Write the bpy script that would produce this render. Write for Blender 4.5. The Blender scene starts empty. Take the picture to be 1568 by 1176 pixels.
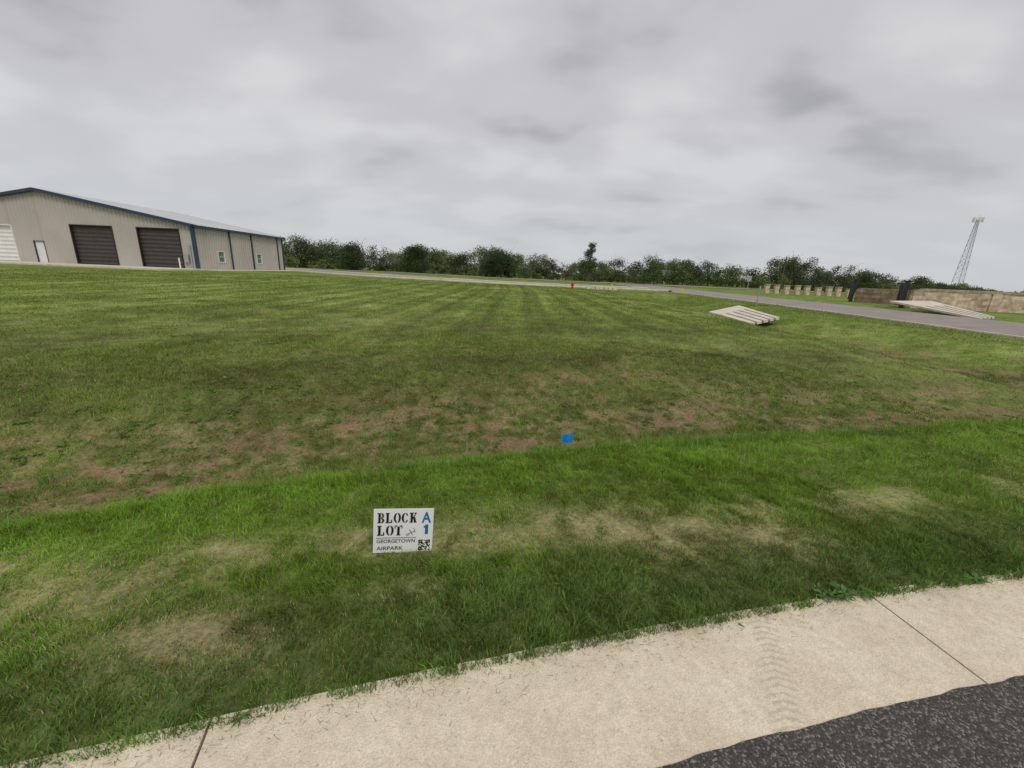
import bpy, math, random
import numpy as np
from mathutils import Matrix, Vector, Euler
random.seed(7); rng=np.random.default_rng(11)
scene=bpy.context.scene
H=1.65

# ------------------------------------------------------------------ noise / terrain
_G=rng.random((256,256))
def vn(x,y):
    x=np.asarray(x,float); y=np.asarray(y,float)
    xi=np.floor(x).astype(int); yi=np.floor(y).astype(int)
    fx=x-xi; fy=y-yi; fx=fx*fx*(3-2*fx); fy=fy*fy*(3-2*fy)
    a=_G[xi%256,yi%256]; b=_G[(xi+1)%256,yi%256]; c=_G[xi%256,(yi+1)%256]; d=_G[(xi+1)%256,(yi+1)%256]
    return (a*(1-fx)+b*fx)*(1-fy)+(c*(1-fx)+d*fx)*fy
def fbm(x,y,s,off=0.0,o=4):
    r=0; a=.5; t=0
    for i in range(o):
        f=2**i; ca,sa=math.cos(i*.9+.4),math.sin(i*.9+.4)
        xr=x*ca-y*sa; yr=x*sa+y*ca
        r=r+a*vn(xr*s*f+off+i*17.3,yr*s*f+off*1.7+i*9.1); t+=a; a*=.55
    return r/t
def ss(a,b,x):
    t=np.clip((np.asarray(x,float)-a)/(b-a),0,1); return t*t*(3-2*t)
def yk(x):
    x=np.asarray(x,float); xc=np.clip(x,-4,4)
    v=1.36+.27*xc-.015*xc*xc
    return v+np.where(x<-4,.39*(x+4),0)+np.where(x>4,.15*(x-4),0)
def dq(x,dd): return dd-.07*np.clip(x,-4,9)      # the ditch drifts away from the kerb to the right
def base(x,y):
    return .02+.08*ss(5,30,y)+.33*ss(10,-30,x)*ss(6,42,y)
def T(x,y):
    x=np.asarray(x,float); y=np.asarray(y,float); dd=y-yk(x); d2=dq(x,dd)
    b=(base(x,y)+.08*ss(5.0,6.6,d2)*(1-ss(12,30,dd))*(1-ss(8.5,10.5,x)))*ss(3,8,dd)+.03*ss(0,.4,dd)*(1-ss(3,9,dd))
    ditch=.40*ss(1.75,2.9,d2)*(1-ss(3.4,5.6,d2))*(1-ss(12,15,x))
    sw=.52*ss(8.5,11.8,x)*(1-ss(13,16.5,x))*ss(3,7,y)*(1-ss(36,44,y))
    sw2=.3*ss(27.8,29.5,x)*(1-ss(30.5,32.5,x))*(1-ss(34,40,y))*ss(0,5,y)
    z=b-np.maximum(np.maximum(ditch,sw),sw2)
    nm=ss(.1,1.5,dd)*(1-ss(35,42,y))*(1-ss(16.5,17.5,x))*(1-ss(40,60,-x))
    z=z+nm*(.08*(fbm(x,y,.45,3.3,3)-.5)+.05*(fbm(x,y,2.6,8.1,3)-.5))
    return np.where(dd<0,-.035,z)
def masks(x,y):
    dd=y-yk(x); d2=dq(x,dd)
    al=x*.96+y*.27
    n1=fbm(x,y,1.3,5.0); n2=fbm(x,y,.35,21.0); n3=fbm(x,y,3.2,40.0)
    na=fbm(al*.5,d2*1.9,1.3,77.0,5); nf=fbm(x,y,9.0,13.0,3)
    band=ss(2.0,2.6,d2)*(1-ss(3.6,5.2,d2))
    left=.035*(1-ss(-2,4,x))
    dirt=band*ss(.465,.66,.38*na+.27*n3+.35*nf+left)
    b2=ss(11.3,12.1,x)*(1-ss(13.2,14.0,x))*ss(7,9,y)*(1-ss(14,22,y))
    dirt=np.maximum(dirt,.9*b2*ss(.42,.60,.35*n1+.35*n3+.3*nf))
    bk=np.exp(-((x-1.4)/2.2)**2-((d2-4.9)/.7)**2)
    dirt=np.maximum(dirt,.8*bk*ss(.45,.63,.35*na+.3*n3+.35*nf))
    dirt=np.maximum(dirt,.45*ss(4.5,6,dd)*(1-ss(8,12,dd))*ss(.66,.76,.5*na+.5*nf+.03))
    dead=np.exp(-((dd-.9)/.33)**2)*ss(.46,.66,.4*n1+.3*na+.3*nf)*.75
    for (cx,cy,rx,ry,s) in [(.75,2.35,.95,.25,1.1),(-1.4,1.42,.42,.16,1.0),(-2.7,1.75,.5,.13,.7),(-.85,2.12,.4,.15,.9),(1.7,2.35,.4,.2,.95),(-1.6,1.98,.4,.12,.75),(-.45,1.75,.2,.08,.5)]:
        dead=np.maximum(dead,s*np.exp(-((x-cx)/rx)**2-((y-cy)/ry)**2)*(.12+2.3*np.clip(.35*n3+.65*nf-.2,0,1)))
    dead=np.maximum(dead,.55*band*ss(.42,.62,.5*na+.5*nf))
    dead=np.maximum(dead,.38*ss(5,7,dd)*ss(.50,.64,.35*n2+.25*n1+.4*nf))
    return dd,dirt,np.clip(dead,0,1),n1,n2,n3,nf
def stripe(x,y):
    q=(x+.35*np.sin(y*.13)+.02*y)*2*math.pi/1.75
    return .7*np.sin(q)+.5*np.sin(q*2.63+1.0)
def greens(x,y):
    dd,dirt,dead,n1,n2,n3,nf=masks(x,y); d2=dq(x,dd)
    near=np.array([.142,.262,.030]); lot=np.array([.168,.240,.050]); kerb=np.array([.110,.203,.042])
    wl=ss(1.9,2.7,d2)[...,None]; wk=(1-ss(.2,.9,dd+.5*(n2-.5)))[...,None]
    c=near*(1-wl)+lot*wl; c=c*(1-wk)+kerb*wk
    st=stripe(x,y)*ss(6,9,dd)*(1-ss(45,60,y))*(1-ss(8,10,x))
    br=1+.20*st*(.2+1.5*n2)+.7*(n2-.5)+.7*(n1-.5)+.8*(n3-.5)*(1-ss(8,20,y))+.8*(nf-.5)*(1-ss(4,9,y))
    br=br+.20*np.exp(-((d2-1.6)/.35)**2)-.30*np.exp(-((d2-5.6-.9*n2)/.55)**2)+.12*np.exp(-((d2-7.8)/.9)**2)-.14*np.exp(-((d2-9.6)/.5)**2)
    br=np.clip(br,.48,1.6)
    return c*br[...,None],dd,dirt,dead,n1,n2,n3

# ------------------------------------------------------------------ helpers
def link(o,parent=None):
    scene.collection.objects.link(o)
    if parent is not None: o.parent=parent
    return o
def empty(name,loc=(0,0,0),rot=(0,0,0)):
    e=bpy.data.objects.new(name,None); e.location=loc; e.rotation_euler=rot; e.empty_display_size=.3
    return link(e)
def npmesh(name,V,F,mat=None,colors=None,parent=None,smooth=False):
    me=bpy.data.meshes.new(name); V=np.asarray(V,np.float32); F=np.asarray(F,np.int32)
    n,k=F.shape
    me.vertices.add(len(V)); me.vertices.foreach_set('co',V.ravel())
    me.loops.add(n*k); me.loops.foreach_set('vertex_index',F.ravel())
    me.polygons.add(n); me.polygons.foreach_set('loop_start',np.arange(0,n*k,k,dtype=np.int32))
    try: me.polygons.foreach_set('loop_total',np.full(n,k,np.int32))
    except Exception: pass
    me.update(calc_edges=True)
    if colors is not None:
        a=me.color_attributes.new('col','FLOAT_COLOR','POINT')
        c=np.ones((len(V),4),np.float32); c[:,:3]=colors; a.data.foreach_set('color',c.ravel())
    if smooth: me.polygons.foreach_set('use_smooth',np.ones(n,bool))
    if mat: me.materials.append(mat)
    return link(bpy.data.objects.new(name,me),parent)
class MB:
    def __init__(s): s.v=[]; s.f=[]
    def quad(s,a,b,c,d):
        i=len(s.v); s.v+= [a,b,c,d]; s.f.append((i,i+1,i+2,i+3))
    def box(s,x0,x1,y0,y1,z0,z1):
        i=len(s.v)
        s.v+=[(x0,y0,z0),(x1,y0,z0),(x1,y1,z0),(x0,y1,z0),(x0,y0,z1),(x1,y0,z1),(x1,y1,z1),(x0,y1,z1)]
        s.f+=[(i,i+3,i+2,i+1),(i+4,i+5,i+6,i+7),(i,i+1,i+5,i+4),(i+1,i+2,i+6,i+5),(i+2,i+3,i+7,i+6),(i+3,i,i+4,i+7)]
    def tube(s,p,q,r0,r1,n=6,cap=True):
        p=Vector(p); q=Vector(q); d=(q-p).normalized()
        a=d.orthogonal().normalized(); b=d.cross(a); i=len(s.v)
        for (c,r) in ((p,r0),(q,r1)):
            for k in range(n):
                t=2*math.pi*k/n; s.v.append(tuple(c+a*math.cos(t)*r+b*math.sin(t)*r))
        for k in range(n): s.f.append((i+k,i+(k+1)%n,i+n+(k+1)%n,i+n+k))
        if cap: s.f.append(tuple(i+n+k for k in range(n))); s.f.append(tuple(i+n-1-k for k in range(n)))
    def lathe(s,prof,cx=0,cy=0,n=14):
        i=len(s.v)
        for (r,z) in prof:
            for k in range(n):
                t=2*math.pi*k/n; s.v.append((cx+r*math.cos(t),cy+r*math.sin(t),z))
        for j in range(len(prof)-1):
            for k in range(n): s.f.append((i+j*n+k,i+j*n+(k+1)%n,i+(j+1)*n+(k+1)%n,i+(j+1)*n+k))
    def make(s,name,mat,parent=None,bevel=0,smooth=False):
        me=bpy.data.meshes.new(name); me.from_pydata([tuple(v) for v in s.v],[],s.f); me.update()
        me.materials.append(mat); o=link(bpy.data.objects.new(name,me),parent)
        if bevel:
            m=o.modifiers.new('b','BEVEL'); m.width=bevel; m.segments=2
        if smooth:
            for p in me.polygons: p.use_smooth=True
        return o
def N(nt,t,**kw):
    n=nt.nodes.new(t)
    for k,v in kw.items():
        if k.startswith('i_'):
            n.inputs[k[2:].replace('_',' ')].default_value=v
        else: setattr(n,k,v)
    return n
def mat(name,c1,c2=None,scale=8,rough=.8,bump=0,bscale=40,metal=0,detail=6,lo=.35,hi=.65,coord='Object'):
    m=bpy.data.materials.new(name); m.use_nodes=True; nt=m.node_tree; b=nt.nodes['Principled BSDF']; L=nt.links.new
    b.inputs['Roughness'].default_value=rough; b.inputs['Metallic'].default_value=metal
    if c2 is None: c2=tuple(x*.85 for x in c1)
    tc=N(nt,'ShaderNodeTexCoord')
    no=N(nt,'ShaderNodeTexNoise',i_Scale=scale,i_Detail=detail); L(tc.outputs[coord],no.inputs['Vector'])
    cr=N(nt,'ShaderNodeValToRGB'); cr.color_ramp.elements[0].position=lo; cr.color_ramp.elements[1].position=hi
    cr.color_ramp.elements[0].color=(*c2,1); cr.color_ramp.elements[1].color=(*c1,1)
    L(no.outputs['Fac'],cr.inputs[0]); L(cr.outputs[0],b.inputs['Base Color'])
    if bump:
        n2=N(nt,'ShaderNodeTexNoise',i_Scale=bscale,i_Detail=5); L(tc.outputs[coord],n2.inputs['Vector'])
        bm=N(nt,'ShaderNodeBump'); bm.inputs['Strength'].default_value=bump; bm.inputs['Distance'].default_value=.01
        L(n2.outputs['Fac'],bm.inputs['Height']); L(bm.outputs[0],b.inputs['Normal'])
    return m

# ------------------------------------------------------------------ materials
def leafmat(name,trans=.3,rough=.55):
    m=bpy.data.materials.new(name); m.use_nodes=True; nt=m.node_tree; b=nt.nodes['Principled BSDF']; L=nt.links.new
    a=N(nt,'ShaderNodeVertexColor',layer_name='col')
    b.inputs['Roughness'].default_value=rough; b.inputs['Specular IOR Level'].default_value=.25
    tr=N(nt,'ShaderNodeBsdfTranslucent'); mx=N(nt,'ShaderNodeMixShader'); mx.inputs[0].default_value=trans
    L(a.outputs[0],b.inputs['Base Color']); L(a.outputs[0],tr.inputs[0])
    L(b.outputs[0],mx.inputs[1]); L(tr.outputs[0],mx.inputs[2]); L(mx.outputs[0],nt.nodes['Material Output'].inputs[0])
    return m
M_blade=leafmat('grass_blade',.33); M_leaf=leafmat('tree_leaf',.25,.7)
M_bark=mat('bark',(.13,.10,.08),(.07,.055,.045),6,.95)

M_ground=bpy.data.materials.new('ground_turf'); M_ground.use_nodes=True
nt=M_ground.node_tree; L=nt.links.new; b=nt.nodes['Principled BSDF']; b.inputs['Roughness'].default_value=1; b.inputs['Specular IOR Level'].default_value=.05
a=N(nt,'ShaderNodeVertexColor',layer_name='col'); g=N(nt,'ShaderNodeNewGeometry')
n1=N(nt,'ShaderNodeTexNoise',i_Scale=30,i_Detail=8,i_Roughness=.7); L(g.outputs['Position'],n1.inputs['Vector'])
n2=N(nt,'ShaderNodeTexNoise',i_Scale=1.8,i_Detail=9,i_Roughness=.75); L(g.outputs['Position'],n2.inputs['Vector'])
def rng_(n,a0,b0,lo=.3,hi=.7):
    r=N(nt,'ShaderNodeMapRange'); r.inputs[1].default_value=lo; r.inputs[2].default_value=hi; r.inputs[3].default_value=a0; r.inputs[4].default_value=b0; L(n,r.inputs[0]); return r.outputs[0]
m1=N(nt,'ShaderNodeMath',operation='MULTIPLY'); L(rng_(n1.outputs['Fac'],.45,1.5),m1.inputs[0]); L(rng_(n2.outputs['Fac'],.58,1.4),m1.inputs[1])
sx=N(nt,'ShaderNodeSeparateXYZ'); L(g.outputs['Position'],sx.inputs[0])
def M(op,a_,b_=None):
    n=N(nt,'ShaderNodeMath',operation=op)
    for i,v in enumerate((a_,b_)):
        if v is None: continue
        if isinstance(v,(int,float)): n.inputs[i].default_value=v
        else: L(v,n.inputs[i])
    return n.outputs[0]
xx=M('ADD',sx.outputs[0],M('ADD',M('MULTIPLY',M('SINE',M('MULTIPLY',sx.outputs[1],.13)),.35),M('MULTIPLY',sx.outputs[1],.02)))
qq=M('MULTIPLY',xx,2*math.pi/1.75)
st=M('ADD',M('MULTIPLY',M('SINE',qq),.7),M('MULTIPLY',M('SINE',M('ADD',M('MULTIPLY',qq,2.63),1.0)),.5))
mk=rng_(sx.outputs[1],0,1,12,18)
mk2=rng_(sx.outputs[1],1,0,36,50); mk3=rng_(sx.outputs[0],1,0,6,11)
sm=M('MULTIPLY',M('MULTIPLY',mk,mk2),mk3)
n4=N(nt,'ShaderNodeTexNoise',i_Scale=.16,i_Detail=4); L(g.outputs['Position'],n4.inputs['Vector'])
stv=M('ADD',1.0,M('MULTIPLY',M('MULTIPLY',st,sm),M('MULTIPLY',rng_(n4.outputs['Fac'],.1,1.0,.35,.65),.20)))
vm=N(nt,'ShaderNodeVectorMath',operation='SCALE'); L(a.outputs[0],vm.inputs[0]); L(M('MULTIPLY',m1.outputs[0],stv),vm.inputs['Scale'])
n3=N(nt,'ShaderNodeTexNoise',i_Scale=5,i_Detail=10,i_Roughness=.8); L(g.outputs['Position'],n3.inputs['Vector'])
fm=N(nt,'ShaderNodeMix',data_type='RGBA'); L(M('MULTIPLY',rng_(n3.outputs['Fac'],0,.45,.51,.69),rng_(n2.outputs['Fac'],.3,1)),fm.inputs['Factor'])
L(vm.outputs[0],fm.inputs['A']); fm.inputs['B'].default_value=(.28,.235,.13,1)
L(fm.outputs['Result'],b.inputs['Base Color'])
bm=N(nt,'ShaderNodeBump'); bm.inputs['Strength'].default_value=.8; bm.inputs['Distance'].default_value=.02; L(n1.outputs['Fac'],bm.inputs['Height']); L(bm.outputs[0],b.inputs['Normal'])

def concrete(name,c1,c2):
    m=mat(name,c1,c2,3.5,.85,.6,120,lo=.3,hi=.7)
    nt=m.node_tree; L=nt.links.new; b=nt.nodes['Principled BSDF']
    src=b.inputs['Base Color'].links[0].from_socket
    tc=[n for n in nt.nodes if n.type=='TEX_COORD'][0]
    def mul(src,tex,lo,hi,a0,b0):
        r=N(nt,'ShaderNodeMapRange'); r.inputs[1].default_value=lo; r.inputs[2].default_value=hi; r.inputs[3].default_value=a0; r.inputs[4].default_value=b0; L(tex,r.inputs[0])
        v=N(nt,'ShaderNodeVectorMath',operation='SCALE'); L(src,v.inputs[0]); L(r.outputs[0],v.inputs['Scale']); return v.outputs[0]
    sp=N(nt,'ShaderNodeTexNoise',i_Scale=150,i_Detail=4,i_Roughness=.8); L(tc.outputs['Object'],sp.inputs['Vector'])
    sp2=N(nt,'ShaderNodeTexNoise',i_Scale=22,i_Detail=6,i_Roughness=.7); L(tc.outputs['Object'],sp2.inputs['Vector'])
    vo=N(nt,'ShaderNodeTexVoronoi',i_Scale=48); L(tc.outputs['Object'],vo.inputs['Vector'])
    vo2=N(nt,'ShaderNodeTexVoronoi',i_Scale=17); L(tc.outputs['Object'],vo2.inputs['Vector'])
    s=mul(src,sp.outputs['Fac'],.3,.7,.74,1.2); s=mul(s,sp2.outputs['Fac'],.3,.7,.86,1.1); s=mul(s,vo.outputs['Distance'],.05,.15,.6,1); s=mul(s,vo2.outputs['Distance'],.03,.09,.6,1)
    s3=N(nt,'ShaderNodeSeparateXYZ'); L(tc.outputs['Object'],s3.inputs[0])
    def MM(op,a_,b_=None):
        n=N(nt,'ShaderNodeMath',operation=op)
        for i,v in enumerate((a_,b_)):
            if v is None: continue
            if isinstance(v,(int,float)): n.inputs[i].default_value=v
            else: L(v,n.inputs[i])
        return n.outputs[0]
    lane=MM('ABSOLUTE',MM('SUBTRACT',MM('SUBTRACT',s3.outputs[0],MM('MULTIPLY',s3.outputs[1],.35)),.72))
    r=N(nt,'ShaderNodeMapRange'); r.inputs[1].default_value=.04; r.inputs[2].default_value=.085; r.inputs[3].default_value=1; r.inputs[4].default_value=0; L(lane,r.inputs[0])
    tread=MM('GREATER_THAN',MM('ADD',MM('SINE',MM('MULTIPLY',MM('ADD',s3.outputs[1],MM('MULTIPLY',lane,.3)),190)),MM('MULTIPLY',sp2.outputs['Fac'],-4.2)),-1.75)
    amt=MM('MULTIPLY',MM('MULTIPLY',r.outputs[0],tread),MM('MULTIPLY',sp.outputs['Fac'],.36))
    s=mul(s,amt,0,1,1,.0)
    L(s,b.inputs['Base Color'])
    return m
M_conc=concrete('kerb_concrete',(.75,.66,.51),(.64,.55,.415))
M_conc2=mat('pale_concrete',(.66,.61,.51),(.52,.47,.39),2,.9)
M_kerbfar=mat('far_kerb',(.60,.54,.44),(.45,.40,.33),2,.9)
M_joint=mat('joint_filler',(.05,.045,.035),None,20,1)
M_asph=bpy.data.materials.new('asphalt_chip'); M_asph.use_nodes=True
nt2=M_asph.node_tree; L2=nt2.links.new; b=nt2.nodes['Principled BSDF']; b.inputs['Roughness'].default_value=.9
tc=N(nt2,'ShaderNodeTexCoord'); vo=N(nt2,'ShaderNodeTexVoronoi',i_Scale=135); L2(tc.outputs['Object'],vo.inputs['Vector'])
sep=N(nt2,'ShaderNodeSeparateColor'); L2(vo.outputs['Color'],sep.inputs[0])
cr=N(nt2,'ShaderNodeValToRGB'); e=cr.color_ramp.elements; e[0].position=0; e[0].color=(.038,.034,.031,1); e[1].position=1; e[1].color=(.27,.235,.205,1); x=e.new(.72); x.color=(.078,.070,.064,1)
L2(sep.outputs[0],cr.inputs[0]); L2(cr.outputs[0],b.inputs['Base Color'])
bm=N(nt2,'ShaderNodeBump',invert=True); bm.inputs['Strength'].default_value=1; bm.inputs['Distance'].default_value=.006; L2(vo.outputs['Distance'],bm.inputs['Height']); L2(bm.outputs[0],b.inputs['Normal'])
M_road=mat('worn_asphalt',(.31,.27,.245),(.235,.205,.188),.8,.95,.3,60)
M_siding=mat('metal_siding',(.47,.435,.395),(.41,.38,.345),.3,.6)
M_roof=mat('metal_roof',(.50,.52,.54),(.44,.46,.48),.3,.45)
M_navy=mat('navy_trim',(.022,.045,.085),None,1,.5)
M_door=mat('dark_rollup',(.055,.048,.045),(.04,.036,.034),2,.55)
M_white=mat('white_paint',(.75,.75,.74),(.68,.68,.67),2,.55)
M_glass=mat('window_glass',(.16,.26,.20),(.10,.18,.14),3,.15)
M_black=mat('black_metal',(.02,.02,.022),None,5,.5)
M_slotshade=mat('slot_shade',(.03,.028,.022),None,5,.9)  # near-black colour painted for the shade inside the culvert slots
M_steel=mat('galvanised_steel',(.42,.43,.45),(.33,.34,.36),5,.5,metal=.4)
M_red=mat('red_paint',(.5,.03,.025),None,5,.4)
M_yel=mat('yellow_paint',(.75,.55,.03),None,5,.5)
M_blue=mat('blue_plastic',(.02,.30,.72),(.015,.25,.62),10,.4)
M_signw=mat('sign_board',(.80,.80,.79),(.76,.76,.75),6,.4)
M_ink=mat('black_ink',(.012,.012,.012),None,6,.4)
M_inkb=mat('blue_ink',(.015,.15,.33),None,6,.4)
M_inkg=mat('grey_ink',(.05,.06,.075),None,6,.4)
def stonemat(name,cols,mortar,sc):
    m=bpy.data.materials.new(name); m.use_nodes=True; nt=m.node_tree; L=nt.links.new; b=nt.nodes['Principled BSDF']; b.inputs['Roughness'].default_value=.95
    tc=N(nt,'ShaderNodeTexCoord'); s=N(nt,'ShaderNodeSeparateXYZ'); L(tc.outputs['Object'],s.inputs[0])
    ad=N(nt,'ShaderNodeMath',operation='ADD'); L(s.outputs[0],ad.inputs[0]); L(s.outputs[1],ad.inputs[1])
    c=N(nt,'ShaderNodeCombineXYZ'); L(ad.outputs[0],c.inputs[0]); L(s.outputs[2],c.inputs[1])
    br=N(nt,'ShaderNodeTexBrick',i_Scale=sc); br.inputs['Mortar'].default_value=(*mortar,1); br.inputs['Mortar Size'].default_value=.012
    br.inputs['Color1'].default_value=(*cols[0],1); br.inputs['Color2'].default_value=(*cols[1],1); br.inputs['Brick Width'].default_value=.6; br.inputs['Row Height'].default_value=.25; br.inputs['Bias'].default_value=-.25
    L(c.outputs[0],br.inputs['Vector'])
    no=N(nt,'ShaderNodeTexNoise',i_Scale=3,i_Detail=6); L(tc.outputs['Object'],no.inputs['Vector'])
    mx=N(nt,'ShaderNodeVectorMath',operation='SCALE'); r=N(nt,'ShaderNodeMapRange'); r.inputs[1].default_value=.3; r.inputs[2].default_value=.7; r.inputs[3].default_value=.65; r.inputs[4].default_value=1.3
    L(no.outputs['Fac'],r.inputs[0]); L(br.outputs['Color'],mx.inputs[0]); L(r.outputs[0],mx.inputs['Scale']); L(mx.outputs[0],b.inputs['Base Color'])
    return m
M_stone=stonemat('limestone',((.66,.53,.385),(.28,.185,.13)),(.46,.40,.315),1.0)
M_stone2=stonemat('brown_stone',((.32,.205,.14),(.52,.40,.29)),(.32,.27,.225),1.0)

# ------------------------------------------------------------------ ground sheet
def axis(n,lim,k):
    s=np.linspace(-math.asinh(lim/k),math.asinh(lim/k),n); return k*np.sinh(s)
gx=axis(680,2500,1.5); gy=axis(680,2500,1.5)+2.8
X,Y=np.meshgrid(gx,gy,indexing='ij'); x=X.ravel(); y=Y.ravel()
z=T(x,y)
hard=((x>18.2)&(x<27.3)&(y<95)&(y>-60))
z=np.where(hard,z-.03,z)
c,dd,dirt,dead,n1_,n2_,n3_=greens(x,y)
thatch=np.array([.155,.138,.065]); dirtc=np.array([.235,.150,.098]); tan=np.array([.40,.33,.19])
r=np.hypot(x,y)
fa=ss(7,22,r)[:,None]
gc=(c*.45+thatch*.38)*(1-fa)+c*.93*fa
gc=gc*(1-.65*dead[:,None])+tan*.65*dead[:,None]
gc=gc*(1-dirt[:,None])+dirtc*dirt[:,None]
I=np.arange(680*680).reshape(680,680)
F=np.stack([I[:-1,:-1].ravel(),I[1:,:-1].ravel(),I[1:,1:].ravel(),I[:-1,1:].ravel()],1)
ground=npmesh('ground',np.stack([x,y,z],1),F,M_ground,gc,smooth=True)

# ------------------------------------------------------------------ grass blades
def blades(px,py,h,w,col,lean,segs,zoff=0,dirn=None):
    n=len(px); pz=T(px,py)-.004+zoff
    a=rng.random(n)*2*math.pi; dx=np.cos(a); dy=np.sin(a)
    a2=rng.random(n)*2*math.pi if dirn is None else dirn; lx=np.cos(a2)*lean*h; ly=np.sin(a2)*lean*h
    P=np.stack([px,py,pz],1); W=np.stack([dx*w/2,dy*w/2,np.zeros(n)],1)
    tip=P+np.stack([lx,ly,h*np.sqrt(np.clip(1-lean**2*.6,.1,1))],1)
    if segs==1:
        V=np.stack([P-W,P+W,tip],1).reshape(-1,3); F=np.arange(3*n).reshape(-1,3)
        C=np.repeat(col,3,axis=0)
    else:
        mid=P+np.stack([lx*.3,ly*.3,h*.6],1)
        V=np.stack([P-W,P+W,mid-W*.8,mid+W*.8,tip],1).reshape(-1,3)
        k=np.arange(n)[:,None]*5
        F=np.concatenate([k+np.array([[0,1,3]]),k+np.array([[0,3,2]]),k+np.array([[2,3,4]])],0)
        C=np.repeat(col,5,axis=0)
    return V,F,C
def scatter(n,r0,r1,amax,p):
    u=rng.random(n); q=p+1
    r=((r1**q-r0**q)*u+r0**q)**(1/q) if abs(q)>1e-6 else r0*(r1/r0)**u
    th=(rng.random(n)*2-1)*amax
    return r*np.sin(th),r*np.cos(th),r
VV=[];FF=[];CC=[];off=0
def emit(px,py,r,hs,ws,segs):
    global off
    c,dd,dirt,dead,n1,n2,n3=greens(px,py); d2=dq(px,dd)
    ncl=fbm(px,py,14.0,31.0,2)
    edge=.075*(fbm(px,py,2.6,60.,5)-.5)*2-.02
    keep=(dd>edge)&(px<18.6)&~((py>38)&(px<-33.5))&(py<49.5+0*px)
    keep&=rng.random(len(px))>np.clip(dirt*.90,0,.90)
    keep&=rng.random(len(px))>.45*dead
    keep&=rng.random(len(px))<.5+1.5*ss(.35,.6,ncl)
    keep&=~((px>9.9)&(px<13.9)&(py>17.4+(px-10)*1.0)&(py<20.2+(px-10)*1.5))
    px,py,r,c,dd,dirt,dead,n1,n2,n3,ncl,d2=[v[keep] for v in (px,py,r,c,dd,dirt,dead,n1,n2,n3,ncl,d2)]
    n=len(px)
    isd=rng.random(n)<(.07+.80*dead)
    col=c*(.55+.95*rng.random(n))[:,None]
    yel=rng.random(n)[:,None]*np.array([.05,.022,0]); col=col+yel
    tanc=np.array([.50,.405,.225])*(.6+.6*rng.random(n))[:,None]
    col=np.where(isd[:,None],tanc,col)
    tall=1+.9*ss(.5,.72,n3)*(1-dead)+1.1*ss(1.7,2.1,d2)*(1-ss(2.6,4.0,d2))*ss(.42,.65,n1)
    h=hs*(.5+.8*rng.random(n))*tall*(1-.55*dead)*(.75+.7*(ncl-.3))
    h=np.where(isd,h*.7,h)
    w=ws*(.7+.6*rng.random(n))
    w=w*np.maximum(1,(r/3.0)**.9)
    lean=np.clip(.25+.65*rng.random(n)+.35*dead,0,1.15)
    dr=fbm(px,py,5.0,90.,2)*14+rng.normal(0,1.4,n)
    V,F,C=blades(px,py,h,w,col,lean,segs,dirn=dr)
    VV.append(V);CC.append(C);FF.append(F+off); off+=len(V)
px,py,r=scatter(400000,.9,4.0,1.3,.5); emit(px,py,r,.038,.0036,2)
px,py,r=scatter(370000,3.2,10,1.15,-.2); emit(px,py,r,.045,.0042,1)
px,py,r=scatter(300000,8,48,1.05,-.3); emit(px,py,r,.056,.0044,1)
npmesh('grass',np.concatenate(VV),np.concatenate(FF),M_blade,np.concatenate(CC))

# ------------------------------------------------------------------ weeds, tufts
VV=[];FF=[];CC=[];off=0
def rosette(x0,y0,R,n,col,up=.5,zoff=0):
    global off
    z0=float(T(x0,y0))+zoff; V=[];F=[];C=[]
    for i in range(n):
        a=random.random()*6.283; l=R*random.uniform(.4,1.15); w=l*random.uniform(.10,.2)
        bx,by=x0+random.gauss(0,R*.25),y0+random.gauss(0,R*.25)
        ca,sa=math.cos(a),math.sin(a); e=random.uniform(.1,1)*up
        def P(t,s,zz): return (bx+ca*t*l-sa*s*w,by+sa*t*l+ca*s*w,z0+zz)
        k=len(V)
        V+=[P(0.02,0,.005),P(.45,1,l*e*.6),P(.5,0,l*e*.5),P(.45,-1,l*e*.6),P(1,0,l*e*.55)]
        F+=[(k,k+1,k+2),(k,k+2,k+3),(k+1,k+4,k+2),(k+2,k+4,k+3)]
        f=random.uniform(.6,1.4); C+=[tuple(q*f for q in col)]*5
    VV.append(np.array(V)); FF.append(np.array(F)+off); CC.append(np.array(C)); off+=len(V)
cnt=0
while cnt<1100:
    th=random.uniform(-1.05,1.05); r_=random.uniform(1.8,11); x0,y0=r_*math.sin(th),r_*math.cos(th)
    d0=y0-float(yk(x0))
    if d0<.1: continue
    w=1.0 if 2.0<d0<5.6 else .12
    if random.random()>w: continue
    g=random.uniform(.75,1.3)
    rosette(x0,y0,random.uniform(.02,.055)*(1+.07*r_)*(1 if d0>2 else .7),random.randint(7,18),(.125*g,.24*g,.038*g),.8); cnt+=1
for (x0,y0,R,n) in [(1.86,1.85,.07,34),(1.97,1.87,.06,26),(1.76,1.84,.06,26),(1.92,1.80,.04,18),(1.15,1.65,.05,26),(1.19,1.62,.04,14),(2.75,2.0,.06,28),(2.6,1.98,.04,18),(-.95,1.10,.035,18),(-.8,1.13,.03,14),(3.3,2.10,.06,20),(.3,1.45,.03,12)]:
    rosette(x0,y0,R,n,(.10,.20,.045),.8,.02)
weeds=npmesh('weeds',np.concatenate(VV),np.concatenate(FF),M_blade,np.concatenate(CC))
VV=[];FF=[];CC=[];off=0
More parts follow.
